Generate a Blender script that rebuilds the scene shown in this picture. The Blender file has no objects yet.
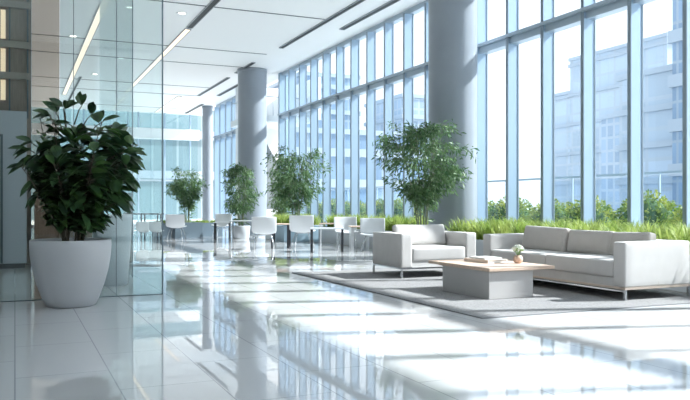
import bpy, math, random
from mathutils import Vector, Matrix, Euler, noise
PI = math.pi
random.seed(7)
C = bpy.context.scene.collection
SC = bpy.context.scene

# ------------------------------------------------------------------ camera
H = 1.15
YAW = math.radians(24.07)
cd = bpy.data.cameras.new('camera'); cam = bpy.data.objects.new('camera', cd); C.objects.link(cam)
cam.location = (0, 0, H); cam.rotation_euler = (PI/2, 0, -YAW)
cd.sensor_width = 36; cd.lens = 36*739/690; cd.shift_y = 6/690; cd.clip_end = 600
SC.camera = cam

# ------------------------------------------------------------------ world, sun, exposure
w = bpy.data.worlds.new('sky'); SC.world = w; w.use_nodes = True
nt = w.node_tree; nt.nodes.clear()
out = nt.nodes.new('ShaderNodeOutputWorld'); bg = nt.nodes.new('ShaderNodeBackground')
tc = nt.nodes.new('ShaderNodeTexCoord'); sp = nt.nodes.new('ShaderNodeSeparateXYZ'); cr = nt.nodes.new('ShaderNodeValToRGB')
nt.links.new(tc.outputs['Generated'], sp.inputs[0]); nt.links.new(sp.outputs['Z'], cr.inputs[0])
cr.color_ramp.elements[0].position = 0.0; cr.color_ramp.elements[0].color = (0.93, 0.965, 1.0, 1)
cr.color_ramp.elements[1].position = 1.0; cr.color_ramp.elements[1].color = (0.66, 0.82, 1.0, 1)
e = cr.color_ramp.elements.new(0.35); e.color = (0.91, 0.955, 1.0, 1)
nt.links.new(cr.outputs[0], bg.inputs[0]); bg.inputs[1].default_value = .92
nt.links.new(bg.outputs[0], out.inputs[0])
SUN_AZ = math.radians(-17); SUN_EL = math.radians(38.8)
sd = bpy.data.lights.new('sun', 'SUN'); sd.energy = 6.1; sd.angle = math.radians(1.3); sd.color = (1.0, 0.97, 0.93)
so = bpy.data.objects.new('sun', sd); C.objects.link(so)
dv = Vector((math.cos(SUN_EL)*math.cos(SUN_AZ), math.cos(SUN_EL)*math.sin(SUN_AZ), math.sin(SUN_EL)))
so.rotation_euler = dv.to_track_quat('Z', 'Y').to_euler(); so.location = (40, -5, 40)
SC.view_settings.view_transform = 'Standard'; SC.view_settings.look = 'None'
SC.view_settings.gamma = 1.0; SC.view_settings.use_curve_mapping = False
SC.view_settings.exposure = 0.98

# ------------------------------------------------------------------ materials
def mat(name, col, rough=0.5, metal=0.0, spec=0.5, ior=None, emis=None, estr=0, sub=None, var=0, vscale=8, bump=0, bscale=60, sheen=0):
    m = bpy.data.materials.new(name); m.use_nodes = True
    n = m.node_tree.nodes; l = m.node_tree.links; b = n['Principled BSDF']
    b.inputs['Base Color'].default_value = (*col, 1); b.inputs['Roughness'].default_value = rough
    b.inputs['Metallic'].default_value = metal; b.inputs['Specular IOR Level'].default_value = spec
    if ior: b.inputs['IOR'].default_value = ior
    if sheen: b.inputs['Sheen Weight'].default_value = sheen
    if emis: b.inputs['Emission Color'].default_value = (*emis, 1); b.inputs['Emission Strength'].default_value = estr
    if var or bump:
        t = n.new('ShaderNodeTexCoord')
        if var:
            nz = n.new('ShaderNodeTexNoise'); nz.inputs['Scale'].default_value = vscale; nz.inputs['Detail'].default_value = 4
            l.new(t.outputs['Object'], nz.inputs['Vector'])
            r = n.new('ShaderNodeValToRGB'); l.new(nz.outputs['Fac'], r.inputs[0])
            r.color_ramp.elements[0].position = .3; r.color_ramp.elements[1].position = .7
            r.color_ramp.elements[0].color = (*[c*(1-var) for c in col], 1)
            r.color_ramp.elements[1].color = (*[min(1, c*(1+var)) for c in col], 1)
            l.new(r.outputs[0], b.inputs['Base Color'])
        if bump:
            nb = n.new('ShaderNodeTexNoise'); nb.inputs['Scale'].default_value = bscale
            l.new(t.outputs['Object'], nb.inputs['Vector'])
            bp = n.new('ShaderNodeBump'); bp.inputs['Strength'].default_value = bump; bp.inputs['Distance'].default_value = .01
            l.new(nb.outputs['Fac'], bp.inputs['Height']); l.new(bp.outputs[0], b.inputs['Normal'])
    return m

def glass(name, tint, refl=(1, 1, 1), ior=1.5, rough=0.0, scale=1.0):
    m = bpy.data.materials.new(name); m.use_nodes = True
    n = m.node_tree.nodes; l = m.node_tree.links; n.clear()
    o = n.new('ShaderNodeOutputMaterial'); mx = n.new('ShaderNodeMixShader')
    tr = n.new('ShaderNodeBsdfTransparent'); tr.inputs[0].default_value = (*tint, 1)
    g = n.new('ShaderNodeBsdfGlossy'); g.inputs['Color'].default_value = (*refl, 1); g.inputs['Roughness'].default_value = rough
    f = n.new('ShaderNodeLayerWeight'); f.inputs['Blend'].default_value = .5
    p5 = n.new('ShaderNodeMath'); p5.operation = 'POWER'; p5.inputs[1].default_value = 4.0; l.new(f.outputs['Facing'], p5.inputs[0])
    ma = n.new('ShaderNodeMath'); ma.operation = 'MULTIPLY_ADD'; f0 = ((ior-1)/(ior+1))**2
    ma.inputs[1].default_value = .9; ma.inputs[2].default_value = f0; l.new(p5.outputs[0], ma.inputs[0])
    mm = n.new('ShaderNodeMath'); mm.operation = 'MULTIPLY'; mm.inputs[1].default_value = scale
    f = ma
    l.new(f.outputs[0], mm.inputs[0]); l.new(mm.outputs[0], mx.inputs[0])
    l.new(tr.outputs[0], mx.inputs[1]); l.new(g.outputs[0], mx.inputs[2]); l.new(mx.outputs[0], o.inputs[0])
    return m

def leafmat(name, c1, c2, rough=0.45, trans=0.25, scale=3.0):
    m = bpy.data.materials.new(name); m.use_nodes = True
    n = m.node_tree.nodes; l = m.node_tree.links; b = n['Principled BSDF']; o = n['Material Output']
    b.inputs['Roughness'].default_value = rough
    t = n.new('ShaderNodeTexCoord'); nz = n.new('ShaderNodeTexNoise'); nz.inputs['Scale'].default_value = scale
    nz.inputs['Detail'].default_value = 3
    l.new(t.outputs['Object'], nz.inputs['Vector'])
    r = n.new('ShaderNodeValToRGB'); l.new(nz.outputs['Fac'], r.inputs[0])
    r.color_ramp.elements[0].position = .35; r.color_ramp.elements[1].position = .65
    r.color_ramp.elements[0].color = (*c1, 1); r.color_ramp.elements[1].color = (*c2, 1)
    l.new(r.outputs[0], b.inputs['Base Color'])
    tl = n.new('ShaderNodeBsdfTranslucent'); l.new(r.outputs[0], tl.inputs[0])
    mx = n.new('ShaderNodeMixShader'); mx.inputs[0].default_value = trans
    l.new(b.outputs[0], mx.inputs[1]); l.new(tl.outputs[0], mx.inputs[2]); l.new(mx.outputs[0], o.inputs[0])
    return m

def tilemat(name, col, joint, tx, ty, jw, rough, ior, spec=.5, offs=0.5):
    """large-format floor tiles with thin joints, object coordinates"""
    m = bpy.data.materials.new(name); m.use_nodes = True
    n = m.node_tree.nodes; l = m.node_tree.links; b = n['Principled BSDF']
    t = n.new('ShaderNodeTexCoord'); mp = n.new('ShaderNodeMapping'); mp.inputs['Rotation'].default_value = (0, 0, PI/2)
    l.new(t.outputs['Object'], mp.inputs[0])
    br = n.new('ShaderNodeTexBrick'); l.new(mp.outputs[0], br.inputs[0])
    br.offset = offs; br.squash = 1
    br.inputs['Color1'].default_value = (*col, 1); br.inputs['Color2'].default_value = (*[c*.955 for c in col], 1)
    br.inputs['Mortar'].default_value = (*joint, 1); br.inputs['Scale'].default_value = 1
    br.inputs['Mortar Size'].default_value = jw; br.inputs['Brick Width'].default_value = tx; br.inputs['Row Height'].default_value = ty
    nz = n.new('ShaderNodeTexNoise'); nz.inputs['Scale'].default_value = 1.3; nz.inputs['Detail'].default_value = 5
    l.new(t.outputs['Object'], nz.inputs[0])
    mr = n.new('ShaderNodeMapRange'); mr.inputs[3].default_value = rough*.6; mr.inputs[4].default_value = rough*1.6
    l.new(nz.outputs['Fac'], mr.inputs[0]); l.new(mr.outputs[0], b.inputs['Roughness'])
    l.new(br.outputs[0], b.inputs['Base Color'])
    b.inputs['IOR'].default_value = ior; b.inputs['Specular IOR Level'].default_value = spec
    return m

def woodmat(name, c1, c2, rough=.45, sx=1, sy=12):
    m = bpy.data.materials.new(name); m.use_nodes = True
    n = m.node_tree.nodes; l = m.node_tree.links; b = n['Principled BSDF']; b.inputs['Roughness'].default_value = rough
    t = n.new('ShaderNodeTexCoord'); mp = n.new('ShaderNodeMapping'); mp.inputs['Scale'].default_value = (sx, sy, sy)
    l.new(t.outputs['Object'], mp.inputs[0])
    nz = n.new('ShaderNodeTexNoise'); nz.inputs['Scale'].default_value = 3; nz.inputs['Detail'].default_value = 6
    l.new(mp.outputs[0], nz.inputs[0]); r = n.new('ShaderNodeValToRGB'); l.new(nz.outputs['Fac'], r.inputs[0])
    r.color_ramp.elements[0].position = .35; r.color_ramp.elements[1].position = .65
    r.color_ramp.elements[0].color = (*c1, 1); r.color_ramp.elements[1].color = (*c2, 1)
    l.new(r.outputs[0], b.inputs['Base Color'])
    return m

def facademat(name, glassc, framec, bw, rh, jw, rough=.25):
    m = bpy.data.materials.new(name); m.use_nodes = True
    n = m.node_tree.nodes; l = m.node_tree.links; b = n['Principled BSDF']; b.inputs['Roughness'].default_value = rough
    t = n.new('ShaderNodeTexCoord'); s = n.new('ShaderNodeSeparateXYZ'); l.new(t.outputs['Object'], s.inputs[0])
    ad = n.new('ShaderNodeMath'); ad.operation = 'ADD'; l.new(s.outputs[0], ad.inputs[0]); l.new(s.outputs[1], ad.inputs[1])
    cb = n.new('ShaderNodeCombineXYZ'); l.new(ad.outputs[0], cb.inputs[0]); l.new(s.outputs[2], cb.inputs[1])
    br = n.new('ShaderNodeTexBrick'); br.offset = 0; l.new(cb.outputs[0], br.inputs[0])
    br.inputs['Color1'].default_value = (*glassc, 1); br.inputs['Color2'].default_value = (*[min(1, c*1.25) for c in glassc], 1)
    br.inputs['Mortar'].default_value = (*framec, 1); br.inputs['Scale'].default_value = 1
    br.inputs['Mortar Size'].default_value = jw; br.inputs['Brick Width'].default_value = bw; br.inputs['Row Height'].default_value = rh
    l.new(br.outputs[0], b.inputs['Base Color'])
    return m

M = dict(
    floor=tilemat('polished_tile', (.72, .725, .73), (.44, .45, .465), 1.2, .6, .005, .018, 1.78),
    rug=mat('rug_weave', (.27, .265, .265), .95, var=.2, vscale=45, bump=.5, bscale=220),
    rug_edge=mat('rug_border', (.25, .25, .255), .95),
    ceiling=mat('ceiling_paint', (.93, .93, .925), .6),
    reveal=mat('dark_reveal', (.10, .11, .12), .6),
    slot=mat('slot_black', (.035, .037, .04), .6),
    slot_frame=mat('slot_grey', (.30, .32, .34), .4),
    led=mat('warm_led', (1, .9, .75), .5, emis=(1.0, .74, .54), estr=.46),
    lens=mat('downlight_lens', (1, 1, .95), .4, emis=(1, .95, .85), estr=3),
    led_wall=mat('warm_wall_led', (1, .85, .6), .5, emis=(1.0, .72, .48), estr=.36),
    mullion=mat('pale_blue_aluminium', (.36, .48, .60), .35, .15),
    gasket_cap_shade=mat('dark_gasket_cap_shade', (.24, .30, .36), .4),  # glass seals, plus the shade painted on mullion ends
    transom=mat('grey_aluminium', (.42, .50, .58), .35, .3),
    column=mat('column_paint', (.30, .335, .375), .30, var=.03, vscale=1.5),
    column_cap=mat('column_ring', (.25, .29, .33), .4),
    glass=glass('window_glass', (.93, .97, 1.0), (.9, .97, 1), 1.45, scale=.8),
    part_glass=glass('partition_glass', (.87, .915, .91), (.95, 1, 1), 1.5),
    bronze_glass=glass('bronze_glass', (.76, .71, .66), (1, .92, .85), 1.6, scale=1.2),
    teal_glass=glass('teal_glass', (.82, .885, .90), (.9, 1, 1), 1.5),
    edge=mat('steel_edge', (.13, .17, .19), .3, .6),
    chrome=mat('brushed_steel', (.62, .64, .66), .22, 1.0),
    fabric=mat('ivory_upholstery', (.60, .58, .56), .85, bump=.25, bscale=300, sheen=.2, var=.03, vscale=6),
    cushion=mat('stone_fabric', (.52, .485, .45), .9, bump=.3, bscale=260, sheen=.2, var=.04, vscale=6),
    frame_tan=mat('champagne_rail', (.62, .52, .44), .35, .3),
    wood=woodmat('pale_oak', (.62, .45, .34), (.74, .57, .45)),
    wood_dark=woodmat('walnut_panel', (.25, .20, .165), (.31, .25, .21), .35, 10, 1),
    tbase=mat('warm_white_lacquer', (.52, .50, .485), .45),
    white=mat('white_shell', (.74, .76, .78), .35),
    white_lam=mat('white_laminate', (.76, .78, .80), .3),
    dark_leg=mat('charcoal_steel', (.05, .055, .065), .4, .4),
    pot=mat('matte_pot', (.50, .51, .52), .42),
    pot2=mat('white_pot', (.45, .50, .52), .4),
    soil=mat('soil', (.045, .035, .03), 1, var=.4, vscale=30, bump=1, bscale=50),
    bark=mat('bark', (.10, .085, .06), .8, var=.3, vscale=12),
    cane=mat('cane', (.17, .20, .12), .6, var=.3, vscale=9),
    rubber=leafmat('rubber_leaf', (.018, .052, .024), (.065, .135, .045), .30, .12, 6),
    rubber_l=leafmat('rubber_leaf_young', (.045, .11, .03), (.085, .17, .045), .33, .2, 6),
    bamboo=leafmat('bamboo_leaf', (.06, .14, .06), (.17, .28, .12), .5, .35, 5),
    bamboo_l=leafmat('pale_bamboo_leaf', (.12, .22, .10), (.25, .38, .18), .5, .4, 5),
    grass=leafmat('grass_blade', (.20, .32, .06), (.50, .58, .17), .55, .4, 2.5),
    bush=leafmat('bush_leaf', (.10, .20, .04), (.42, .45, .10), .6, .3, 4),
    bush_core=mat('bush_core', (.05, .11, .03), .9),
    planter=mat('planter_white', (.55, .58, .61), .4),
    planter_dark=mat('planter_slate', (.14, .19, .23), .5),
    cab=mat('grey_lacquer', (.44, .46, .49), .4),
    cab_door=mat('grey_lacquer_door', (.38, .40, .43), .35),
    plinth=mat('dark_plinth', (.06, .065, .07), .5),
    wall_ledge=mat('taupe_ledge', (.36, .32, .28), .5),
    wall=mat('wall_paint', (.62, .64, .65), .7),
    wall_white=mat('wall_white', (.80, .84, .86), .6),
    terrace=tilemat('terrace_paving', (.74, .74, .74), (.5, .5, .51), 1.0, 1.0, .01, .6, 1.4),
    slabw=mat('slab_white', (.78, .84, .87), .5),
    bld_a=facademat('facade_blue', (.19, .27, .37), (.32, .385, .45), 1.6, 3.2, .12),  # facade and band colours paled to stand for distance haze
    bld_b=facademat('facade_pale', (.36, .43, .50), (.42, .48, .535), 3.0, 2.6, .18),
    bld_c=facademat('facade_grid', (.29, .36, .44), (.42, .475, .53), 1.1, 1.5, .16),
    bld_t=facademat('facade_teal', (.20, .28, .31), (.34, .42, .45), 2.2, 3.6, .10),
    band=mat('building_band', (.38, .44, .50), .6),
    book=mat('book_cover', (.76, .66, .58), .6),
    book2=mat('book_white', (.82, .80, .78), .6),
    paper=mat('paper', (.86, .84, .80), .8),
    terracotta=mat('blush_ceramic', (.66, .47, .36), .6),
    vase_glass=glass('vase_glass', (.90, .95, .95), (1, 1, 1), 1.5),
    petal=mat('petal', (.88, .92, .84), .6),
)

# ------------------------------------------------------------------ mesh helpers
class MB:
    def __init__(s): s.v = []; s.f = []; s.m = []; s.sm = []
    def add(s, vs, fs, mi=0, smooth=False):
        o = len(s.v); s.v += [tuple(v) for v in vs]
        s.f += [tuple(i+o for i in f) for f in fs]; s.m += [mi]*len(fs); s.sm += [smooth]*len(fs)
        return s
    def box(s, x0, x1, y0, y1, z0, z1, mi=0):
        return s.add([(x0,y0,z0),(x1,y0,z0),(x1,y1,z0),(x0,y1,z0),(x0,y0,z1),(x1,y0,z1),(x1,y1,z1),(x0,y1,z1)],
              [(0,3,2,1),(4,5,6,7),(0,1,5,4),(1,2,6,5),(2,3,7,6),(3,0,4,7)], mi)
    def prism(s, pts, z0, z1, mi=0):
        n = len(pts)
        return s.add([(x,y,z0) for x,y in pts]+[(x,y,z1) for x,y in pts],
              [tuple(range(n))[::-1], tuple(range(n,2*n))]+[(i,(i+1)%n,n+(i+1)%n,n+i) for i in range(n)], mi)
    def tube(s, pts, r, n=8, mi=0, cap=True):
        pts = [Vector(p) for p in pts]
        rs = r if isinstance(r, (list, tuple)) else [r]*len(pts)
        vs = []; fs = []; a = None
        for i, p in enumerate(pts):
            t = (pts[min(i+1, len(pts)-1)] - pts[max(i-1, 0)]).normalized()
            if a is None:
                a = t.orthogonal().normalized()
            a = (a - t*a.dot(t)).normalized(); b = t.cross(a)
            for k in range(n):
                q = 2*PI*k/n; vs.append(p + (a*math.cos(q)+b*math.sin(q))*rs[i])
        for i in range(len(pts)-1):
            for k in range(n):
                fs.append((i*n+k, i*n+(k+1)%n, (i+1)*n+(k+1)%n, (i+1)*n+k))
        if cap: fs.append(tuple(range(n))[::-1]); fs.append(tuple((len(pts)-1)*n+k for k in range(n)))
        return s.add(vs, fs, mi, True)
    def lathe(s, prof, n=48, mi=0, c=(0,0)):
        vs = []; fs = []
        for r, z in prof:
            for k in range(n):
                q = 2*PI*k/n; vs.append((c[0]+r*math.cos(q), c[1]+r*math.sin(q), z))
        for i in range(len(prof)-1):
            for k in range(n):
                fs.append((i*n+k, i*n+(k+1)%n, (i+1)*n+(k+1)%n, (i+1)*n+k))
        return s.add(vs, fs, mi, True)
    def pad(s, x0, x1, y0, y1, z0, z1, r=.04, puff=(0,0,0), n=9, mi=0):
        """rounded, slightly puffed upholstery block"""
        c = Vector(((x0+x1)/2,(y0+y1)/2,(z0+z1)/2)); h = Vector(((x1-x0)/2,(y1-y0)/2,(z1-z0)/2)); r = min(r, *h)
        def par(hh):
            k = [-hh, -hh+r*.12, -hh+r*.45, -hh+r]
            inner = [(-hh+r)+(2*(hh-r))*i/(n-1) for i in range(1, n-1)]
            return k+inner+[-q for q in k[::-1]]
        P = [par(h[i]) for i in range(3)]
        idx = {}
        vs = []; fs = []
        def vert(p):
            key = tuple(round(q, 5) for q in p)
            if key in idx: return idx[key]
            core = Vector([max(-h[i]+r, min(h[i]-r, p[i])) for i in range(3)])
            d = Vector(p)-core
            q = core + (d.normalized()*r if d.length > 1e-7 else d)
            u = [q[i]/h[i] for i in range(3)]
            for i in range(3):
                a, b = (i+1) % 3, (i+2) % 3
                q[i] += puff[i]*u[i]*max(0,(1-u[a]**2))*max(0,(1-u[b]**2))
            idx[key] = len(vs); vs.append(q+c); return idx[key]
        for ax in range(3):
            a, b = (ax+1) % 3, (ax+2) % 3
            for sg in (-1, 1):
                for i in range(len(P[a])-1):
                    for j in range(len(P[b])-1):
                        q = []
                        for (ii, jj) in ((i,j),(i+1,j),(i+1,j+1),(i,j+1)):
                            p = [0,0,0]; p[ax] = sg*h[ax]; p[a] = P[a][ii]; p[b] = P[b][jj]; q.append(vert(p))
                        if sg < 0: q = q[::-1]
                        if len(set(q)) == 4: fs.append(tuple(q))
        return s.add(vs, fs, mi, True)
    def xf(s, mtx):
        s.v = [tuple(mtx @ Vector(v)) for v in s.v]; return s
    def build(s, name, mats, parent=None, bevel=0, loc=None):
        me = bpy.data.meshes.new(name); me.from_pydata(s.v, [], s.f)
        for m in (mats if isinstance(mats, (list, tuple)) else [mats]): me.materials.append(m)
        me.polygons.foreach_set('material_index', s.m); me.polygons.foreach_set('use_smooth', s.sm); me.update()
        o = bpy.data.objects.new(name, me); C.objects.link(o)
        if parent: o.parent = parent
        if loc: o.location = loc
        if bevel:
            b = o.modifiers.new('bevel', 'BEVEL'); b.width = bevel; b.segments = 2; b.limit_method = 'ANGLE'; b.angle_limit = .7
        return o

def tag(o, label=None, cat=None, group=None, kind=None):
    if label: o['label'] = label
    if cat: o['category'] = cat
    if group: o['group'] = group
    if kind: o['kind'] = kind
    return o
def empty(name, loc=(0,0,0), rz=0, label=None, cat=None, group=None, kind=None):
    o = bpy.data.objects.new(name, None); C.objects.link(o); o.location = loc; o.rotation_euler = (0,0,rz); o.empty_display_size = .1
    return tag(o, label, cat, group, kind)
def kids(o): return [c for c in C.objects if c.parent == o]
def copy_tree(o, parent=None):
    c = o.copy(); C.objects.link(c)
    if parent: c.parent = parent
    for ch in kids(o): copy_tree(ch, c)
    return c
def B(name, m, parent, x0, x1, y0, y1, z0, z1, bevel=0):
    return MB().box(x0,x1,y0,y1,z0,z1).build(name, m, parent, bevel)
def S(o): o['kind'] = 'structure'; return o

# ------------------------------------------------------------------ setting
ZC = 6.60; W = 10.0; XL = -7.0; YN = -7.0; YF = 44.0
S(MB().box(XL, W+.35, YN, YF+.3, -.3, 0).build('floor', M['floor']))
S(MB().box(XL, W+.35, YN, YF+.3, ZC, ZC+.4).build('ceiling', M['ceiling']))
S(MB().box(XL-.2, XL, YN, YF+.3, 0, ZC).build('wall_left', M['wall']))
S(MB().box(XL, 2.5, YN-.2, YN, 0, ZC).build('unseen_wall_rear', M['wood_dark']))  # unseen, made dark wood for a brown reflection in the partition
r = empty('fill_window_rear', (0, YN, 0), kind='structure')  # unseen glazing added behind the camera to let in sky fill
MB().box(2.5, W, -.01, .01, .06, ZC-.02).build('glass', M['glass'], r)
for k in range(5): B('mullion', M['mullion'], r, 2.5+k*1.85, 2.5+k*1.85+.07, -.12, .12, 0, ZC)
for z in (0, 4.7, ZC-.1): B('transom', M['transom'], r, 2.5, W, -.06, .06, z, z+.1)
S(MB().box(W+.35, 300, -120, 300, -.4, -.05).build('terrace', M['terrace']))
S(MB().box(-150, W+.35, YF+.3, 300, -.4, -.05).build('forecourt', M['terrace']))

def curtain_wall(name, y0, y1, pitch=1.17, first=None):
    r = empty(name, (W, y0, 0), kind='structure')
    n0 = y0 if first is None else first
    MB().box(.075, .09, 0, y1-y0, .06, ZC-.04).build('glass', M['glass'], r)
    B('sill', M['transom'], r, -.06, .14, 0, y1-y0, 0, .06)
    B('head', M['transom'], r, -.06, .14, 0, y1-y0, ZC-.14, ZC)
    y = n0
    while y < y1-.02:
        if y >= y0:
            a = y-y0
            MB().box(-.20, .07, a, a+.065, .06, ZC-.14).box(-.215, -.20, a-.008, a+.073, .06, ZC-.14, 1).box(.05, .075, a-.012, a, .06, ZC-.14, 1).box(.05, .075, a+.065, a+.077, .06, ZC-.14, 1).build('mullion', [M['mullion'], M['gasket_cap_shade']], r)  # room-side cap coloured dark for its shaded end; strips at the glass are gaskets
        y += pitch
    tr = MB().box(-.235, .07, 0, y1-y0, 4.82, 4.89).box(-.16, .07, 0, y1-y0, 4.68, 4.82).build('transom', M['transom'], r)
    return r
curtain_wall('window_1', YN, 28.6, first=9.72-1.17*14)
curtain_wall('window_2', 33.2, 39.4, first=33.2)

# far end glass wall
r = empty('window_3', (0, YF, 0), kind='structure')
MB().box(XL, W, .05, .07, 0, ZC).build('glass', M['teal_glass'], r)
x = XL
while x < W: B('mullion', M['mullion'], r, x, x+.07, -.12, .1, 0, ZC); x += 1.5
for z in (.0, 2.6): B('transom', M['transom'], r, XL, W, -.06, .08, z, z+.1)
B('slab_edge', M['slabw'], r, XL, W, -.5, .0, 5.05, 5.65)

# recess at the end of the glass wall
S(MB().box(W-.1, W+.35, 28.6, 28.9, 0, ZC).build('wall_return', M['mullion']))
S(MB().box(11.6, 11.8, 28.9, 33.2, 4.8, ZC).build('wall_recess', M['wall_white']))
S(MB().box(9.3, 11.8, 32.6, 33.2, 0, ZC).build('wall_recess_end', M['wall_white']))
bal = empty('balcony', (0,0,0), label='white balcony with thin railing, high behind the farther round column', cat='balcony')
B('slab', M['slabw'], bal, 8.9, 11.6, 29.6, 32.6, 4.70, 4.95)
rl = MB().tube([(9.0, 29.65, 5.75), (11.5, 29.65, 5.75)], .022, 8).tube([(9.0, 29.65, 5.75), (9.0, 32.5, 5.75)], .022, 8)
rl.build('handrail', M['transom'], bal)
for k in range(9): MB().tube([(9.0+k*.31, 29.65, 4.95), (9.0+k*.31, 29.65, 5.75)], .012, 6).build('baluster', M['transom'], bal)
for k in range(1, 9): MB().tube([(9.0, 29.65+k*.33, 4.95), (9.0, 29.65+k*.33, 5.75)], .012, 6).build('baluster', M['transom'], bal)
st = MB().add([(9.2, 29.9, 4.68), (9.2, 29.9, 1.0), (11.4, 29.9, 1.0), (9.2, 30.1, 4.68), (9.2, 30.1, 1.0), (11.4, 30.1, 1.0)],
     [(0,1,2), (5,4,3), (0,3,4,1), (1,4,5,2), (2,5,3,0)]).build('stair_side_panel', mat('grey_panel', (.30, .34, .36), .6))
tag(st, 'grey triangular sloping panel under the balcony beside the farther column', 'panel')

# ceiling reveals
tn = 1
for y in (14.2, 19.9, 25.35, 28.1, 33.6, 36.3, 41.5):
    S(MB().box(XL, 8.25, y, y+.05, ZC-.012, ZC-.001).build('trim_%d' % tn, M['reveal'])); tn += 1
S(MB().box(.6, W-.3, 6.0, 6.05, ZC-.012, ZC-.001).build('trim_%d' % tn, M['reveal']))

def light(label, x0, x1, y0, y1, lit=True):
    t = empty('ceiling_light' if lit else 'air_slot', ((x0+x1)/2, (y0+y1)/2, ZC), label=label, cat='ceiling light' if lit else 'ceiling vent')
    a, b = (x1-x0)/2, (y1-y0)/2
    fm = MB().box(-a-.02, -a, -b, b, -.03, -.001).box(a, a+.02, -b, b, -.03, -.001).box(-a, a, -b-.02, -b, -.03, -.001).box(-a, a, b, b+.02, -.03, -.001)
    fm.build('frame', M['slot_frame'], t)
    MB().box(-a, a, -b, b, -.018, -.001).build('diffuser' if lit else 'slot', M['led'] if lit else M['slot'], t)
    return t
light('long warm light strip across the ceiling nearest the left, above the rubber plant', 2.10, 2.28, 8, 38.5)
light('long warm light strip in the ceiling, second from the left, behind the glass edge', 4.78, 4.94, 22.7, 36.8)
light('short warm light strip far down the ceiling, in line with the second strip', 4.92, 5.06, 38, 43.4)
light('pale warm light strip far back, right of the glass edge', 7.38, 7.54, 36.8, 43.6)
light('black ceiling slot continuing the second light strip towards the viewer', 4.78, 4.94, 12, 22.5, False)
light('long black ceiling slot running in front of the window wall', 8.30, 8.42, 8, 24.1, False)
light('short black ceiling slot just above the farther round column', 8.20, 8.32, 27.0, 29.4, False)
light('black ceiling slot just left of the farther round column', 8.20, 8.32, 30.6, 36.2, False)
light('long grey ceiling slot closest to the window wall', 9.12, 9.26, 6, 20.8, False)
light('grey ceiling slot behind the farther column, nearest the glass', 9.08, 9.22, 31.6, 35.8, False)
light('shortest and farthest of the grey ceiling slots', 9.08, 9.22, 39.1, 43.4, False)
light('thin black slot alongside the leftmost warm light strip', 2.50, 2.56, 33, 41, False)
for (u, v, lab) in ((73,36,'left of the first light strip'), (95,74,'just right of the first light strip'), (129,7,'at the top between the two long light strips'), (182,13,'at the top right of the second light strip'), (121,141*.0+58,'midway between the two long light strips')):
    D = 739*(ZC-H)/(206-v); xc = (u-345)/739
    t = empty('downlight', (D*(math.sin(YAW)+math.cos(YAW)*xc), D*(math.cos(YAW)-math.sin(YAW)*xc), ZC), label='small round recessed downlight, '+lab, cat='downlight', group='round ceiling downlights')
    MB().lathe([(.10,-.001), (.15,-.001), (.15,-.012), (.10,-.012), (.10,-.001)], 24).build('trim_ring', M['ceiling'], t)
    MB().lathe([(.001,-.006), (.10,-.006), (.10,-.001)], 24).build('lens', M['lens'], t)

# columns
def column(x, y, rad, label):
    t = empty('column', (x, y, 0), label=label, cat='column', group='round columns')
    MB().lathe([(rad, .10), (rad, ZC-.13)], 96).build('shaft', M['column'], t)
    MB().lathe([(.001, .0), (rad+.02, .0), (rad+.02, .09), (rad, .10)], 96).build('base_ring', M['column_cap'], t)
    MB().lathe([(rad, ZC-.13), (rad+.02, ZC-.125), (rad+.02, ZC-.001), (.001, ZC-.001)], 96).build('top_ring', M['column'], t)
column(9.0, 14.2, .545, 'huge pale grey round column behind the armchair, reaching past the top of the picture')
column(8.67, 28.5, .575, 'round grey column in the middle distance behind the white chairs')
column(9.6, 39.9, .28, 'farthest and thinnest round column, near the end glass wall')

# ------------------------------------------------------------------ left side: cabinet, wood wall, counter, glass partition
ww = empty('wood_wall', (0, 16.2, 0), label='dark wood feature wall with vertical warm light strips at the far left', cat='wall panel')
B('panel', M['wood_dark'], ww, XL+.1, .30, 0, .25, 0, ZC-.01)
for z in (3.68, 4.30, 5.1): B('ledge', M['wall_ledge'], ww, XL+.1, .30, -.10, 0, z, z+.13)
for xx in (-.26, -1.9): 
    for (a, b) in ((3.26, 3.66), (3.82, 4.28), (4.48, 5.05), (5.3, 6.3)): B('light_strip', M['led_wall'], ww, xx, xx+.09, -.03, 0, a, b)
for xx in (-.11, .22): B('post', M['edge'], ww, xx, xx+.03, -.05, 0, 2.9, ZC-.02)
cb = empty('cabinet', (0, 14.9, 0), label='tall plain grey cabinet block at the left edge with a framed door', cat='cabinet')
B('body', M['cab'], cb, -2.6, .20, 0, 1.1, .09, 2.90, .01)
B('plinth', M['plinth'], cb, -2.55, .17, .03, 1.05, 0, .09)
dr = B('door', M['cab_door'], cb, -1.6, -.28, -.025, 0, .12, 2.40, .005)
MB().box(-.24, -.20, -.04, 0, .10, 2.46).box(-1.68, -.20, -.04, 0, 2.42, 2.46).build('door_frame', M['edge'], cb)
MB().tube([(-.42, -.07, 1.0), (-.42, -.07, 1.35)], .012).build('handle', M['chrome'], dr)
rc = empty('reception_counter', (.85, 15.6, 0), label='low brown wooden counter behind the leaves of the rubber plant', cat='counter')
B('front', M['wood_dark'], rc, -.5, .55, -.2, .3, .0, 1.35); B('top', M['cab'], rc, -.52, .6, -.25, .35, 1.35, 1.42, .01)

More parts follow.
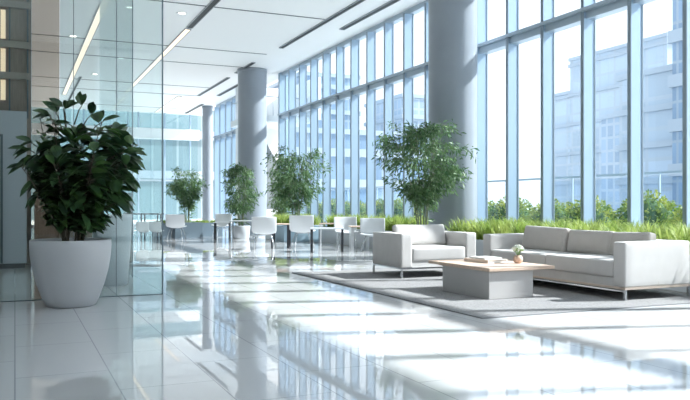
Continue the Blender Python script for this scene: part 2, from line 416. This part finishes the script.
gp = empty('glass_partition', (0, 9.75, 0), label='tall clear frameless glass partition standing behind the potted rubber plant', cat='glass partition')
Z1 = ZC-.02
for (a, b, mm) in ((-2.6, -.46, 'part_glass'), (-.45, .175, 'part_glass'), (.185, .50, 'bronze_glass'), (.51, .66, 'part_glass'), (.67, 1.17, 'part_glass'), (1.18, 1.745, 'part_glass')):
    MB().box(a, b, -.006, .006, .012, Z1).build('pane', M[mm], gp)
for a in (-.455, .18, .665, 1.175): MB().box(a-.003, a+.003, -.008, .008, .012, Z1).build('joint', M['edge'], gp)
MB().box(1.745, 1.762, -.010, .010, .0, Z1).build('edge_strip', M['edge'], gp)
MB().box(-2.6, 1.745, -.007, .007, .0, .010).build('floor_channel', M['edge'], gp)
# return pane running away from the viewer
for (a, b) in ((2.55, 4.6), (4.65, 7.6)):
    MB().box(1.73, 1.74, a, b, .012, Z1).build('return_pane', M['part_glass'], gp)
for a in (2.55, 4.62): MB().box(1.728, 1.742, a-.012, a+.012, .0, Z1).build('joint', M['edge'], gp)

# ------------------------------------------------------------------ leaves
def leaf(mb, p, d, up, L, wd, droop=.25, mi=0, seg=4, fold=.25):
    """pointed oval blade starting at p, growing along d"""
    d = d.normalized(); s = d.cross(up)
    if s.length < 1e-3: s = d.orthogonal()
    s.normalize(); n = s.cross(d).normalized()
    vs = []; fs = []
    for i in range(seg+1):
        t = i/seg
        c = p + d*(L*t) - Vector((0,0,1))*(droop*L*t*t)
        ww_ = wd*.5*(math.sin(PI*min(1, max(0, t*.90+.05)))**.6) if 0 < i < seg else wd*.03
        vs += [c - s*ww_ + n*ww_*fold, c - n*0, c + s*ww_ + n*ww_*fold]
    for i in range(seg):
        a = i*3
        fs += [(a, a+1, a+4, a+3), (a+1, a+2, a+5, a+4)]
    mb.add(vs, fs, mi, True)
def rnd(a, b): return random.uniform(a, b)
def rdir():
    z = rnd(-1, 1); a = rnd(0, 2*PI); r = math.sqrt(1-z*z); return Vector((r*math.cos(a), r*math.sin(a), z))

# --- big rubber plant in white pot
pp = empty('potted_rubber_plant', (0.285*1.0, 9.05, 0), label='large dark green rubber plant in a big pale tapered pot, at left by the glass', cat='potted plant')
u = (71-345)/739; D = 8.55
pp.location = (D*(math.sin(YAW)+math.cos(YAW)*u), D*(math.cos(YAW)-math.sin(YAW)*u), 0)
prof = [(.001,.0),(.255,.0),(.275,.015),(.315,.10),(.370,.25),(.415,.42),(.440,.58),(.448,.70),(.445,.755),(.437,.765),(.425,.755),(.42,.68),(.40,.66)]
MB().lathe(prof, 72).build('pot', M['pot'], pp)
MB().lathe([(.001,.70),(.2,.705),(.425,.69)], 40).build('soil', M['soil'], pp)
R_ = Vector((math.cos(YAW), -math.sin(YAW), 0)); F_ = Vector((math.sin(YAW), math.cos(YAW), 0))
stem = MB(); fol = MB(); nst = 15
def env(lx, z):   # half-outline of the crown as seen in the photo, lx = sideways offset, z = height
    zs = [(.90,.38),(1.1,.52),(1.35,.66),(1.6,.72),(1.85,.66),(2.05,.58),(2.2,.42),(2.35,.2),(2.42,.05)]
    for (a, ra), (b, rb) in zip(zs, zs[1:]):
        if a <= z <= b: return ra+(rb-ra)*(z-a)/(b-a)
    return 0
for i in range(nst):
    a = 2*PI*i/nst+rnd(-.2,.2); rr = [.62,.36,.5][i % 3]*rnd(.85,1.1)
    top = rnd(1.5, 2.05) if i % 3 != 1 else rnd(1.95, 2.25)
    bx = Vector((.1*math.cos(a), .1*math.sin(a), .70))
    lat = R_*(math.cos(a)*rr+.13) + F_*(math.sin(a)*rr*.62-.10)
    pts = []
    for k in range(9):
        t = k/8
        pts.append(bx + lat*(t**1.25) + Vector((0,0,(top-.70)*(t**.85))) + R_*.02*math.sin(5*t+i) )
    stem.tube(pts, [.012*(1-.7*k/8) for k in range(9)], 6)
    for k in range(95):
        t = rnd(.12, 1.0); q = t*8; j = min(7, int(q)); p = pts[j].lerp(pts[j+1], q-j)
        ang = k*2.4+i; o = (R_*math.cos(ang)+F_*math.sin(ang)*.75)
        d = (o*1.0 + Vector((0,0,rnd(-.45,.75))) + lat*.5)
        if t > .93: d = o*.5+Vector((0,0,rnd(.3,1.0)))
        L = rnd(.18,.26); pet = rnd(.02,.07); s = p + d.normalized()*pet
        tip = s + d.normalized()*L
        loc = Vector(pp.location)
        lx = abs((tip).dot(R_)-.15); fy = tip.dot(F_)
        e = env(lx, tip.z)*(1.0 if tip.dot(R_) > .11 else .86)
        if (lx**2 + (fy*1.15)**2) > (e+.05)**2: continue
        if tip.y+loc.y > 9.66 or s.y+loc.y > 9.66: continue
        stem.tube([p, s], .004, 4, cap=False)
        leaf(fol, s, d, Vector((0,0,1))+rdir()*.5, L, L*rnd(.44,.56), rnd(.15,.55), 1 if random.random() < .16 else 0)
# a few outlying sprigs that make the outline
for (lx, z, dx, dz) in ((-.50,1.88,-1,.1),(-.52,1.80,-1,-.15),(-.47,1.72,-.9,-.5),(-.58,1.62,-1,-.4),(-.20,2.22,-.4,.7),(-.12,2.28,-.9,.5),(-.10,2.25,.3,.8),(-.28,2.18,-1,.2),(.62,1.78,1,.1),(.66,1.70,1,-.2),(.60,1.60,1,.2),(.58,1.45,1,-.3),(.50,1.28,.9,-.5),(.52,1.2,1,-.2),(-.42,1.3,-.6,-.8),(-.45,1.45,-.8,-.6),(.35,2.12,.6,.6),(.22,2.2,.2,.9),(.1,2.3,-.2,.8)):
    lx += .08; root = R_*lx*.45+F_*-.12+Vector((0,0,z-.22)); s = R_*lx+F_*-.14+Vector((0,0,z))
    stem.tube([root, root.lerp(s,.6)+Vector((0,0,.03)), s], [.009,.006,.004], 5)
    for q in range(3):
        d = R_*dx+Vector((0,0,dz))+rdir()*.45; leaf(fol, s-R_*lx*.05*q, d, Vector((0,0,1))+F_*-.8, rnd(.17,.22), rnd(.08,.10), rnd(.1,.4), 0)
stem.build('stem', M['bark'], pp); fol.build('foliage', [M['rubber'], M['rubber_l']], pp)

tp = empty('tall_planter', (0,0,0), label='tall pale round-cornered planter standing behind the glass, right of the big pot', cat='planter')
u = (112-345)/739; D = 10.75
tp.location = (D*(math.sin(YAW)+math.cos(YAW)*u), D*(math.cos(YAW)-math.sin(YAW)*u), 0)
MB().lathe([(.001,0),(.20,0),(.22,.03),(.265,.6),(.28,1.0),(.275,1.03),(.255,1.03),(.25,.96)], 56).build('pot', M['pot2'], tp)
MB().lathe([(.001,.97),(.252,.97)], 30).build('soil', M['soil'], tp)

# --- bamboo-like trees
def bamboo(loc, height, rad, z0, n, label, seed, pale=False, pot=None, canes=6, leafL=.13, clump=1.0):
    random.seed(seed)
    t = empty('bamboo_tree', loc, label=label, cat='tree', group='slim leafy indoor trees')
    cn = MB(); lf = MB(); zc = (height+z0)/2; hz = (height-z0)/2
    tips = []
    for i in range(canes):
        a = 2*PI*i/canes+rnd(-.3,.3); lean = rnd(.25,.6)*rad; hh = height*rnd(.78,.97)
        base = Vector((.07*math.cos(a), .07*math.sin(a), .30)); pts = []
        for k in range(8):
            q = k/7; pts.append(base+Vector((math.cos(a),math.sin(a),0))*lean*q**1.6+Vector((0,0,(hh-.30)*q)))
        cn.tube(pts, [.017-.013*k/7 for k in range(8)], 6)
        for k in range(13):
            q = rnd(max(.25, (z0-.2)/height), .98)*7; j = min(6, int(q)); p = pts[j].lerp(pts[j+1], q-j)
            aa = rnd(0, 2*PI); zr = (p.z-zc)/hz
            reach = rad*math.sqrt(max(.08, 1-min(1,abs(zr))**2.2))*rnd(.55,1.08)
            e_ = Vector((math.cos(aa)*reach, math.sin(aa)*reach, p.z+rnd(.02,.30)*reach))
            if (e_-p).length < .1: continue
            mid = p.lerp(e_, .5)+Vector((0,0,.10)); cn.tube([p, mid, e_], [.006,.004,.002], 4, cap=False)
            tips.append((p, mid, e_))
    per = max(1, n//len(tips))
    for (p, mid, e_) in tips:
        for k in range(per):
            q = rnd(.25, 1.05)**.8
            c = (p.lerp(mid, q*2) if q < .5 else mid.lerp(e_, q*2-1)) + rdir()*.10*clump
            d = (e_-p).normalized()*.6 + rdir()*.8 + Vector((0,0,-.25))
            leaf(lf, c, d, rdir(), leafL*rnd(.6,1.15), leafL*rnd(.20,.30), rnd(.1,.5), 0, 2, .1)
    # low sprigs round the foot
    for k in range(40):
        a = rnd(0,2*PI); c = Vector((math.cos(a)*.12, math.sin(a)*.12, rnd(.55,z0+.1)))
        leaf(lf, c, Vector((math.cos(a),math.sin(a),rnd(0,1))), rdir(), leafL*1.5, leafL*.3, .5, 0, 3, .1)
    cn.build('canes', M['cane'], t); lf.build('foliage', M['bamboo_l'] if pale else M['bamboo'], t)
    if pot:
        MB().lathe([(.001,0),(pot*.8,0),(pot*.85,.02),(pot,.44),(pot*.97,.46),(pot*.9,.45),(pot*.88,.38)], 40).build('pot', M['planter'], t)
        MB().lathe([(.001,.40),(pot*.89,.39)], 30).build('soil', M['soil'], t)
    else:
        MB().lathe([(.001,.36),(.16,.34),(.18,.28)], 20).build('root_ball', M['soil'], t)
    random.seed(seed+99)
    return t
bamboo((7.72, 13.35, 0), 2.98, 1.0, 1.25, 5200, 'largest bamboo tree, right in front of the huge near column behind the armchair', 11, pot=.3, canes=8)
bamboo((8.35, 22.6, 0), 3.2, 1.0, 1.2, 4200, 'full bamboo tree between the farther column and the glass wall, behind the white chairs', 12, canes=8, leafL=.15)
bamboo((8.75, 25.2, 0), 2.55, .50, .8, 1700, 'thin pale bamboo tree just right of the farther column', 13, pale=True, canes=5, leafL=.14)
bamboo((7.28, 25.3, 0), 2.85, .62, .6, 2800, 'bamboo tree directly in front of the farther column', 14, canes=6, pot=.34, leafL=.15)
bamboo((5.72, 26.9, 0), 2.55, .66, 1.2, 2600, 'leftmost bamboo tree in the dark planter beside the glass edge', 15, canes=6, leafL=.15)

# --- planters with ornamental grass
def planter(x0, x1, y0, y1, h, label, m, nblades, gh=.62, seed=1, low=False):
    random.seed(seed)
    t = empty('grass_planter', ((x0+x1)/2, (y0+y1)/2, 0), label=label, cat='planter')
    a, b = (x1-x0)/2, (y1-y0)/2
    MB().box(-a,a,-b,-b+.04,0,h).box(-a,a,b-.04,b,0,h).box(-a,-a+.04,-b+.04,b-.04,0,h).box(a-.04,a,-b+.04,b-.04,0,h).box(-a+.04,a-.04,-b+.04,b-.04,0,.1).build('box', m, t, .006)
    B('soil', M['soil'], t, -a+.04, a-.04, -b+.04, b-.04, .1, h-.08)
    g = MB(); per = 11; nt_ = nblades//per
    for k in range(nt_):
        cx, cy = rnd(-a+.10, a-.10), rnd(-b+.10, b-.10); cl = rnd(.75, 1.15)
        for j in range(per):
            an = rnd(0, 2*PI); L = gh*rnd(.6, 1.1)*cl; ln = rnd(.1, .65)*L
            p = Vector((cx+rnd(-.05,.05), cy+rnd(-.05,.05), h-.08)); d = Vector((math.cos(an), math.sin(an), 0)); s = Vector((-d.y, d.x, 0)); wv = rnd(.006,.012)
            vs = []; fs = []
            for i in range(4):
                q = i/3; c = p + d*ln*q**1.8 + Vector((0,0,L*(q-.28*q**3)))
                if i < 3: vs += [c-s*wv*(1-.35*q), c+s*wv*(1-.35*q)]
                else: vs.append(c)
            fs = [(0,1,3,2),(2,3,5,4),(4,5,6)]
            g.add(vs, fs, 0, True)
    o = g.build('grass', M['grass'], t); o['kind'] = 'stuff'
    return t
planter(8.15, 9.65, 3.0, 13.35, .50, 'long white planter of grass along the windows behind the sofa', M['planter'], 15000, seed=21)
planter(8.85, 9.65, 15.1, 21.9, .50, 'white planter of grass beyond the huge near column, under the windows', M['planter'], 5000, seed=22)
planter(7.95, 9.65, 23.4, 24.6, .50, 'short planter of yellow-green grass in front of the farther column', M['planter'], 2200, seed=23)
planter(4.7, 7.2, 27.5, 28.3, .52, 'dark slate planter of low grass at left, behind the leftmost bamboo tree', M['planter_dark'], 2000, gh=.25, seed=24)
fb = empty('planter_box', (5.72, 26.9, 0), label='dark square planter box holding the leftmost bamboo tree', cat='planter')
MB().box(-.5,.5,-.35,-.31,0,.55).box(-.5,.5,.31,.35,0,.55).box(-.5,-.46,-.31,.31,0,.55).box(.46,.5,-.31,.31,0,.55).build('box', M['planter_dark'], fb, .006)
fb2 = empty('planter_box', (8.35, 22.6, 0), label='blue-grey planter box under the full bamboo tree by the glass wall', cat='planter')
MB().box(-.6,.6,-.55,-.51,0,.52).box(-.6,.6,.51,.55,0,.52).box(-.6,-.56,-.51,.51,0,.52).box(.56,.6,-.51,.51,0,.52).build('box', mat('planter_blue', (.30,.42,.50), .5), fb2, .006)

# ------------------------------------------------------------------ outside: bushes, balustrade, buildings
def bush_mesh(seed):
    random.seed(seed); core = MB(); lv = MB()
    import bmesh
    bm = bmesh.new(); bmesh.ops.create_icosphere(bm, subdivisions=3, radius=1)
    vs = []
    for v in bm.verts:
        n_ = noise.noise(v.co*2.2+Vector((seed,0,0)))*.22
        vs.append(v.co*(1+n_))
    fs = [tuple(q.index for q in f.verts) for f in bm.faces]; bm.free()
    P = [Vector((v.x*.60, v.y*.66, .85+v.z*.62)) for v in vs]
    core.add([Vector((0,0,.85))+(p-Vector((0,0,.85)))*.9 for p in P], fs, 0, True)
    for k in range(2600):
        p = random.choice(P); q = random.choice(P)
        c = p+rdir()*.07; d = (p-Vector((0,0,.8))).normalized()+rdir()*.8+Vector((0,0,.3))
        leaf(lv, c, d, rdir(), rnd(.06,.12), rnd(.03,.055), .2, 0, 2, .15)
    return core, lv
protos = []
for s_ in range(3):
    core, lv = bush_mesh(40+s_)
    t = empty('round_bush', (0,0,0)); core.build('core', M['bush_core'], t); lv.build('foliage', M['bush'], t)
    MB().tube([(0,0,-.05),(0,0,.5)], .05, 8).build('stem', M['bark'], t)
    protos.append(t)
names = ['rightmost','second from the right','third from the right','fourth from the right','fifth from the right','sixth from the right, beside the huge column',
 'seventh from the right','eighth from the right','ninth from the right','tenth from the right','eleventh from the right','twelfth from the right','thirteenth from the right','fourteenth from the right','leftmost']
for i in range(15):
    y = 9.75+i*1.50
    o = protos[i] if i < 3 else copy_tree(protos[i % 3])
    o.location = (11.75+.1*math.sin(i*2.3), y, -.05); o.rotation_euler = (0,0,i*1.1); sc = .92+.04*math.sin(i*1.7); o.scale = (sc,sc,sc*.98)
    tag(o, 'round clipped green bush outside the windows, '+names[i], 'bush', 'clipped bushes on the terrace')

bl = empty('balustrade', (14.0, -5, -.05), label='thin glass balustrade with steel handrail along the terrace outside', cat='railing')
B('handrail', M['transom'], bl, -.03, .03, 0, 48, 1.96, 2.02)
for k in range(17): B('post', M['transom'], bl, -.02, .02, k*3-.02 if k else 0, k*3+.02, 0, 1.96)
B('pane', M['glass'], bl, -.006, .006, 0, 48, .1, 1.9)

def building(label, x0, x1, y0, y1, z, m, bands, bt=.5, bm_='band', roof=True):
    t = empty('building', ((x0+x1)/2, (y0+y1)/2, -.05), label=label, cat='building')
    a, b = (x1-x0)/2, (y1-y0)/2
    B('facade', M[m], t, -a, a, -b, b, 0, z)
    k = bands
    while k < z-.5: B('floor_band', M[bm_], t, -a-.25, a+.25, -b-.25, b+.25, k, k+bt); k += bands
    B('roof', M['band'], t, -a-.2, a+.2, -b-.2, b+.2, z, z+.5)
    return t
building('tall blue glass office tower at the right edge, outside the windows', 48.7, 76, 22, 43.9, 22, 'bld_a', 3.6, 1.0)
building('broad pale office block rising behind the sofa windows', 80, 110, 73, 92, 24, 'bld_b', 4.6, .5)
building('lower stepped end of the broad pale office block', 80.5, 108, 92.5, 96.5, 19, 'bld_b', 4.6, .5)
building('slim gridded tower in front of the broad pale block', 62, 66, 62.5, 66, 11.2, 'bld_c', 30, .5)
building('low white building with blue windows left of the tall tower', 50, 62, 44.6, 51, 12.5, 'bld_b', 3.1, .5)
building('distant blue office block seen through the middle windows, left of the huge column', 34.8, 43.2, 92, 110, 18.6, 'bld_a', 3.4, .6)
building('pale gridded block seen just left of the huge column', 50, 56.5, 92, 104, 16.6, 'bld_c', 3.4, .6)
building('low pale blue building far behind the middle trees', 22, 40, 66, 84, 8.2, 'bld_a', 3.0, .8)
building('teal glass building beyond the far end wall', -14, 20, 66, 82, 15, 'bld_t', 3.6, .7)
building('pale distant block at the left of the sky in the middle windows', 20.5, 33, 88, 104, 15.0, 'bld_b', 3.6, .6)

# ------------------------------------------------------------------ rug
rg = empty('rug', (6.2, 9.12, 0), label='large grey woven rug under the sofa, armchair and coffee table', cat='rug')
MB().box(-1.83,1.83,-2.8,2.8,.001,.014).build('pile', M['rug'], rg, .004)
MB().box(-1.86,-1.83,-2.83,2.83,.001,.013).box(1.83,1.86,-2.83,2.83,.001,.013).box(-1.83,1.83,-2.83,-2.8,.001,.013).box(-1.83,1.83,2.8,2.83,.001,.013).build('border', M['rug_edge'], rg)
RZ = .014
# ------------------------------------------------------------------ sofa (front faces -X)
sf = empty('sofa', (6.67, 6.71, RZ), label='long ivory three-seat sofa with slim steel legs, at right in front of the windows', cat='sofa')
SL = 2.95; SD = 1.08
MB().pad(.0, SD, 0, .20, .155, .70, .022, (0,.004,.004)).build('armrest', M['fabric'], sf)
MB().pad(.0, SD, SL-.20, SL, .155, .70, .022, (0,.004,.004)).build('armrest', M['fabric'], sf)
MB().pad(SD-.20, SD, .20, SL-.20, .155, .70, .03).build('backrest', M['fabric'], sf)
MB().box(.02, SD-.2, .20, SL-.20, .155, .26).build('seat_base', M['fabric'], sf)
ys = [.205, 1.47, SL-.205]
for a, b in zip(ys, ys[1:]): MB().pad(.0, SD-.21, a, b-.004, .262, .47, .03, (.004,0,.014)).build('seat_cushion', M['fabric'], sf)
def tilted(x0,x1,y0,y1,z0,z1,ang,r=.06,puff=(.035,0,.0),rx=0):
    m_ = MB().pad(x0,x1,y0,y1,z0,z1,r,puff,11)
    c = Vector((x0, (y0+y1)/2, z0))
    return m_.xf(Matrix.Translation(c) @ Matrix.Rotation(ang, 4, 'Y') @ Matrix.Rotation(rx, 4, 'X') @ Matrix.Translation(-c))
tilted(.50, .64, 1.70, 2.66, .475, .84, .20, r=.035, rx=.02).build('back_cushion', M['cushion'], sf)
tilted(.55, .70, .84, 1.69, .475, .81, .18, r=.035).build('back_cushion', M['cushion'], sf)
tilted(.60, .74, .22, .93, .475, .81, .20, r=.035, rx=-.03).xf(Matrix.Translation((-.03,0,0))).build('back_cushion', M['cushion'], sf)
MB().box(0,.03,0,SL,.128,.155).box(SD-.03,SD,0,SL,.128,.155).box(.03,SD-.03,0,.03,.128,.155).box(.03,SD-.03,SL-.03,SL,.128,.155).build('frame_rail', M['frame_tan'], sf)
for xx in (0, SD-.03):
    for yy in (0, SL-.03): B('leg', M['chrome'], sf, xx, xx+.03, yy, yy+.03, 0, .128)
MB().box(.0,.018,.03,SL-.03,.10,.118).build('stretcher', M['chrome'], sf)
MB().box(.535,.541,-.0015,.0,.17,.69).build('seam', M['cushion'], sf)

# ------------------------------------------------------------------ armchair (front faces -Y)
ac = empty('armchair', (5.52, 10.2, RZ), label='wide ivory armchair with boxy arms facing the viewer, before the huge column', cat='armchair')
AW = 1.40; AD = 1.02
MB().pad(0,.20,0,AD,.165,.70,.022,(.004,0,.004)).build('armrest', M['fabric'], ac)
MB().pad(AW-.20,AW,0,AD,.165,.70,.022,(.004,0,.004)).build('armrest', M['fabric'], ac)
MB().pad(.20,AW-.20,AD-.18,AD,.165,.70,.03).build('backrest', M['fabric'], ac)
MB().box(.20,AW-.20,.02,AD-.18,.165,.26).build('seat_base', M['fabric'], ac)
MB().pad(.205,AW-.205,.0,AD-.19,.262,.475,.03,(0,.004,.014)).build('seat_cushion', M['fabric'], ac)
cu = MB().pad(.22,AW-.22,-.07,.07,0,.355,.04,(0,.045,-.012),11)
cu.xf(Matrix.Translation((0,.62,.475)) @ Matrix.Rotation(-.22,4,'X')).build('back_cushion', M['cushion'] if False else M['fabric'], ac)
MB().box(0,.03,0,AD,.14,.165).box(AW-.03,AW,0,AD,.14,.165).box(.03,AW-.03,0,.03,.14,.165).box(.03,AW-.03,AD-.03,AD,.14,.165).build('frame_rail', M['chrome'], ac)
for xx in (0, AW-.03):
    for yy in (0, AD-.03): B('leg', M['chrome'], ac, xx, xx+.03, yy, yy+.03, 0, .14)

# ------------------------------------------------------------------ coffee table
ct = empty('coffee_table', (5.22, 7.42, RZ), label='low square coffee table with pale wood top on a warm white box base', cat='coffee table')
B('base', M['tbase'], ct, .03, .69, .05, 1.12, 0, .335, .006)
MB().box(.0, .99, .0, 1.44, .345, .385).build('top', M['wood'], ct, .004)
B('shadow_gap', M['frame_tan'], ct, .02, .70, .03, 1.2, .335, .345)
TZ = RZ+.385
bk = empty('book', (5.78, 8.30, TZ), .08, label='large tan book lying on the coffee table, at the bottom of the pair', cat='book')
MB().box(-.17,.17,-.25,.25,0,.005).box(-.17,.17,-.25,.25,.040,.045).box(-.17,-.165,-.25,.25,.005,.040).build('cover', M['book'], bk)
B('pages', M['paper'], bk, -.163,.165,-.24,.24,.005,.040)
bk2 = empty('book', (5.78, 8.30, TZ+.045), .0, label='slimmer cream book stacked on top of the large tan book', cat='book')
MB().box(-.14,.14,-.18,.18,0,.003).box(-.14,.14,-.18,.18,.019,.022).box(-.14,-.137,-.18,.18,.003,.019).build('cover', M['book2'], bk2)
B('pages', M['paper'], bk2, -.135,.135,-.172,.172,.003,.019)
fv = empty('flower_vase', (6.03, 7.93, TZ), label='small round blush ceramic vase with white and green flowers on the coffee table', cat='vase')
MB().lathe([(.001,0),(.035,0),(.055,.02),(.064,.05),(.058,.082),(.042,.10),(.038,.105),(.034,.10)], 32).build('vase', M['terracotta'], fv)
MB().lathe([(.036,.10),(.036,.15),(.046,.175)], 32).build('glass_neck', M['vase_glass'], fv)
fl = MB(); lv = MB(); random.seed(5)
for k in range(34):
    d = rdir(); d.z = abs(d.z)+.3; p = Vector((0,0,.135))
    fl_p = p+Vector((d.x*.055, d.y*.055, .03+d.z*.04*(1 if k % 4 else .3)))
    lv.tube([Vector((0,0,.09)), fl_p], .0016, 4, cap=False)
    for j in range(5): leaf(fl if k % 4 else lv, fl_p, rdir()+Vector((0,0,.6)), rdir(), .045, .03, .2, 0, 2, .2)
fl.build('blossoms', M['petal'], fv); lv.build('leaves', leafmat('sprig', (.18,.34,.10), (.36,.52,.2)), fv)

# ------------------------------------------------------------------ cafe chairs and tables
def make_chair(legm):
    t = empty('side_chair', (0,0,0))
    # faces +Y: back at -Y
    sh = MB(); n_ = 9
    vs = []; fs = []
    prof = [(.24,.395),(.10,.385),(-.08,.385),(-.17,.40),(-.215,.46),(-.235,.56),(-.25,.70),(-.26,.80)]
    for i, (y, z) in enumerate(prof):
        for k in range(n_):
            q = -1+2*k/(n_-1); wx = (.275 if i < 4 else .30)*q
            cv = .05*q*q if i >= 4 else 0.0
            vs.append((wx, y+cv, z+(.035*q*q if i < 4 else 0)))
    for i in range(len(prof)-1):
        for k in range(n_-1): fs.append((i*n_+k, i*n_+k+1, (i+1)*n_+k+1, (i+1)*n_+k))
    sh.add(vs, fs, 0, True); o = sh.build('shell', M['white'], t)
    sm = o.modifiers.new('thickness', 'SOLIDIFY'); sm.thickness = .03; sm.offset = 0
    bv = o.modifiers.new('bevel', 'BEVEL'); bv.width = .01; bv.segments = 2
    for sx in (-1, 1):
        for sy in (-1, 1):
            MB().tube([(sx*.15, sy*.12-.0, .375), (sx*.21, sy*.20, .20), (sx*.24, sy*.235, .0)], .010, 8).build('leg', M['chrome'], t)
    MB().tube([(-.16,-.12,.365),(.16,-.12,.365),(.16,.14,.372),(-.16,.14,.372),(-.16,-.12,.365)], .009, 6).build('seat_frame', M['chrome'], t)
    return t
def gpt(u, D):
    xc = (u-345)/739; return (D*(math.sin(YAW)+math.cos(YAW)*xc), D*(math.cos(YAW)-math.sin(YAW)*xc))
ch0 = make_chair(M['chrome'])
chairs = [(264.5,19.6,.05-YAW,1.08,'white shell chair with its back to the viewer, left of the nearest dark-legged desk'),
 (303,20.3,-.12-YAW,1.12,'white shell chair turned from the viewer, between the two nearest tables'),
 (176.5,25.3,.0-YAW,1.08,'leftmost white shell chair, right beside the glass edge'),
 (221.5,27.0,PI-.2-YAW,1.08,'white shell chair facing the viewer, left of the small far table'),
 (346.5,20.3,PI+.15-YAW,1.06,'white shell chair facing the viewer across the long white table'),
 (372,18.7,PI-.1-YAW,1.05,'rightmost white shell chair, just left of the armchair')]
for i, (u, D, rz, s_, lab) in enumerate(chairs):
    o = ch0 if i == 0 else copy_tree(ch0)
    x, y = gpt(u, D); o.location = (x, y, 0); o.rotation_euler = (0,0,rz); o.scale = (s_, s_, s_)
    tag(o, lab, 'chair', 'white shell chairs')

def table(label, u, D, rz, lx, ly, h, topm, legm, legw=.035, tt=.03, panel=False):
    x, y = gpt(u, D); t = empty('cafe_table', (x, y, 0), rz, label, 'table', 'small tables')
    B('top', topm, t, -lx/2, lx/2, -ly/2, ly/2, h-tt, h, .005)
    if panel:
        for sx in (-1, 1): B('leg', legm, t, sx*(lx/2-.05)-.04, sx*(lx/2-.05)+.04, -ly/2+.05, ly/2-.05, 0, h-tt)
    else:
        for sx in (-1, 1):
            for sy in (-1, 1):
                cx, cy = sx*(lx/2-.04), sy*(ly/2-.04); B('leg', legm, t, cx-legw/2, cx+legw/2, cy-legw/2, cy+legw/2, 0, h-tt)
    return t
table('small oak-topped table with charcoal legs between the two white chairs seen from behind', 281, 20.6, -YAW, .52, .75, .66, M['wood'], M['dark_leg'], .05)
table('long white table on charcoal legs, right of the second chair seen from behind', 327, 18.6, -.40, .85, .6, .60, M['white_lam'], M['dark_leg'], .05)
table('pale wood table on white panel legs just left of the rightmost white chair', 359, 19.6, -YAW+.1, .50, .6, .62, M['wood'], M['white_lam'], panel=True)
table('small oak-topped table behind the long white table', 329, 21.2, -YAW, .55, .5, .66, M['wood'], M['white_lam'])
table('small far table with white top before the farther column', 243, 25.0, -YAW, .85, .7, .66, M['white_lam'], M['chrome'])
table('narrow dark-legged side table beside the far chair that faces the viewer', 222.5, 25.4, -YAW, .58, .3, .60, M['white_lam'], M['dark_leg'], .045)
# dim dining set behind the glass partition
x, y = gpt(146, 25.2)
ht = empty('high_table', (x, y, 0), -YAW, 'long dark high table behind the glass, left of the glass edge', 'table')
B('top', M['dark_leg'], ht, -.85, .55, -.3, .3, .86, .90)
for xx in (-.75, -.1, .45):
    for yy in (-.22, .22): B('leg', M['dark_leg'], ht, xx-.02, xx+.02, yy-.02, yy+.02, 0, .86)
for (u, lab) in ((129,'left one of the grey wire-legged chairs at the dark high table'), (144,'middle one of the grey wire-legged chairs at the dark high table'), (156.5,'right one of the grey wire-legged chairs at the dark high table')):
    o = copy_tree(ch0); x, y = gpt(u, 24.2); o.location = (x, y, 0); o.rotation_euler = (0,0,-YAW+.2*math.sin(u)); o.scale = (.7,.7,.8)
    tag(o, lab, 'chair', 'chairs at the dark high table')
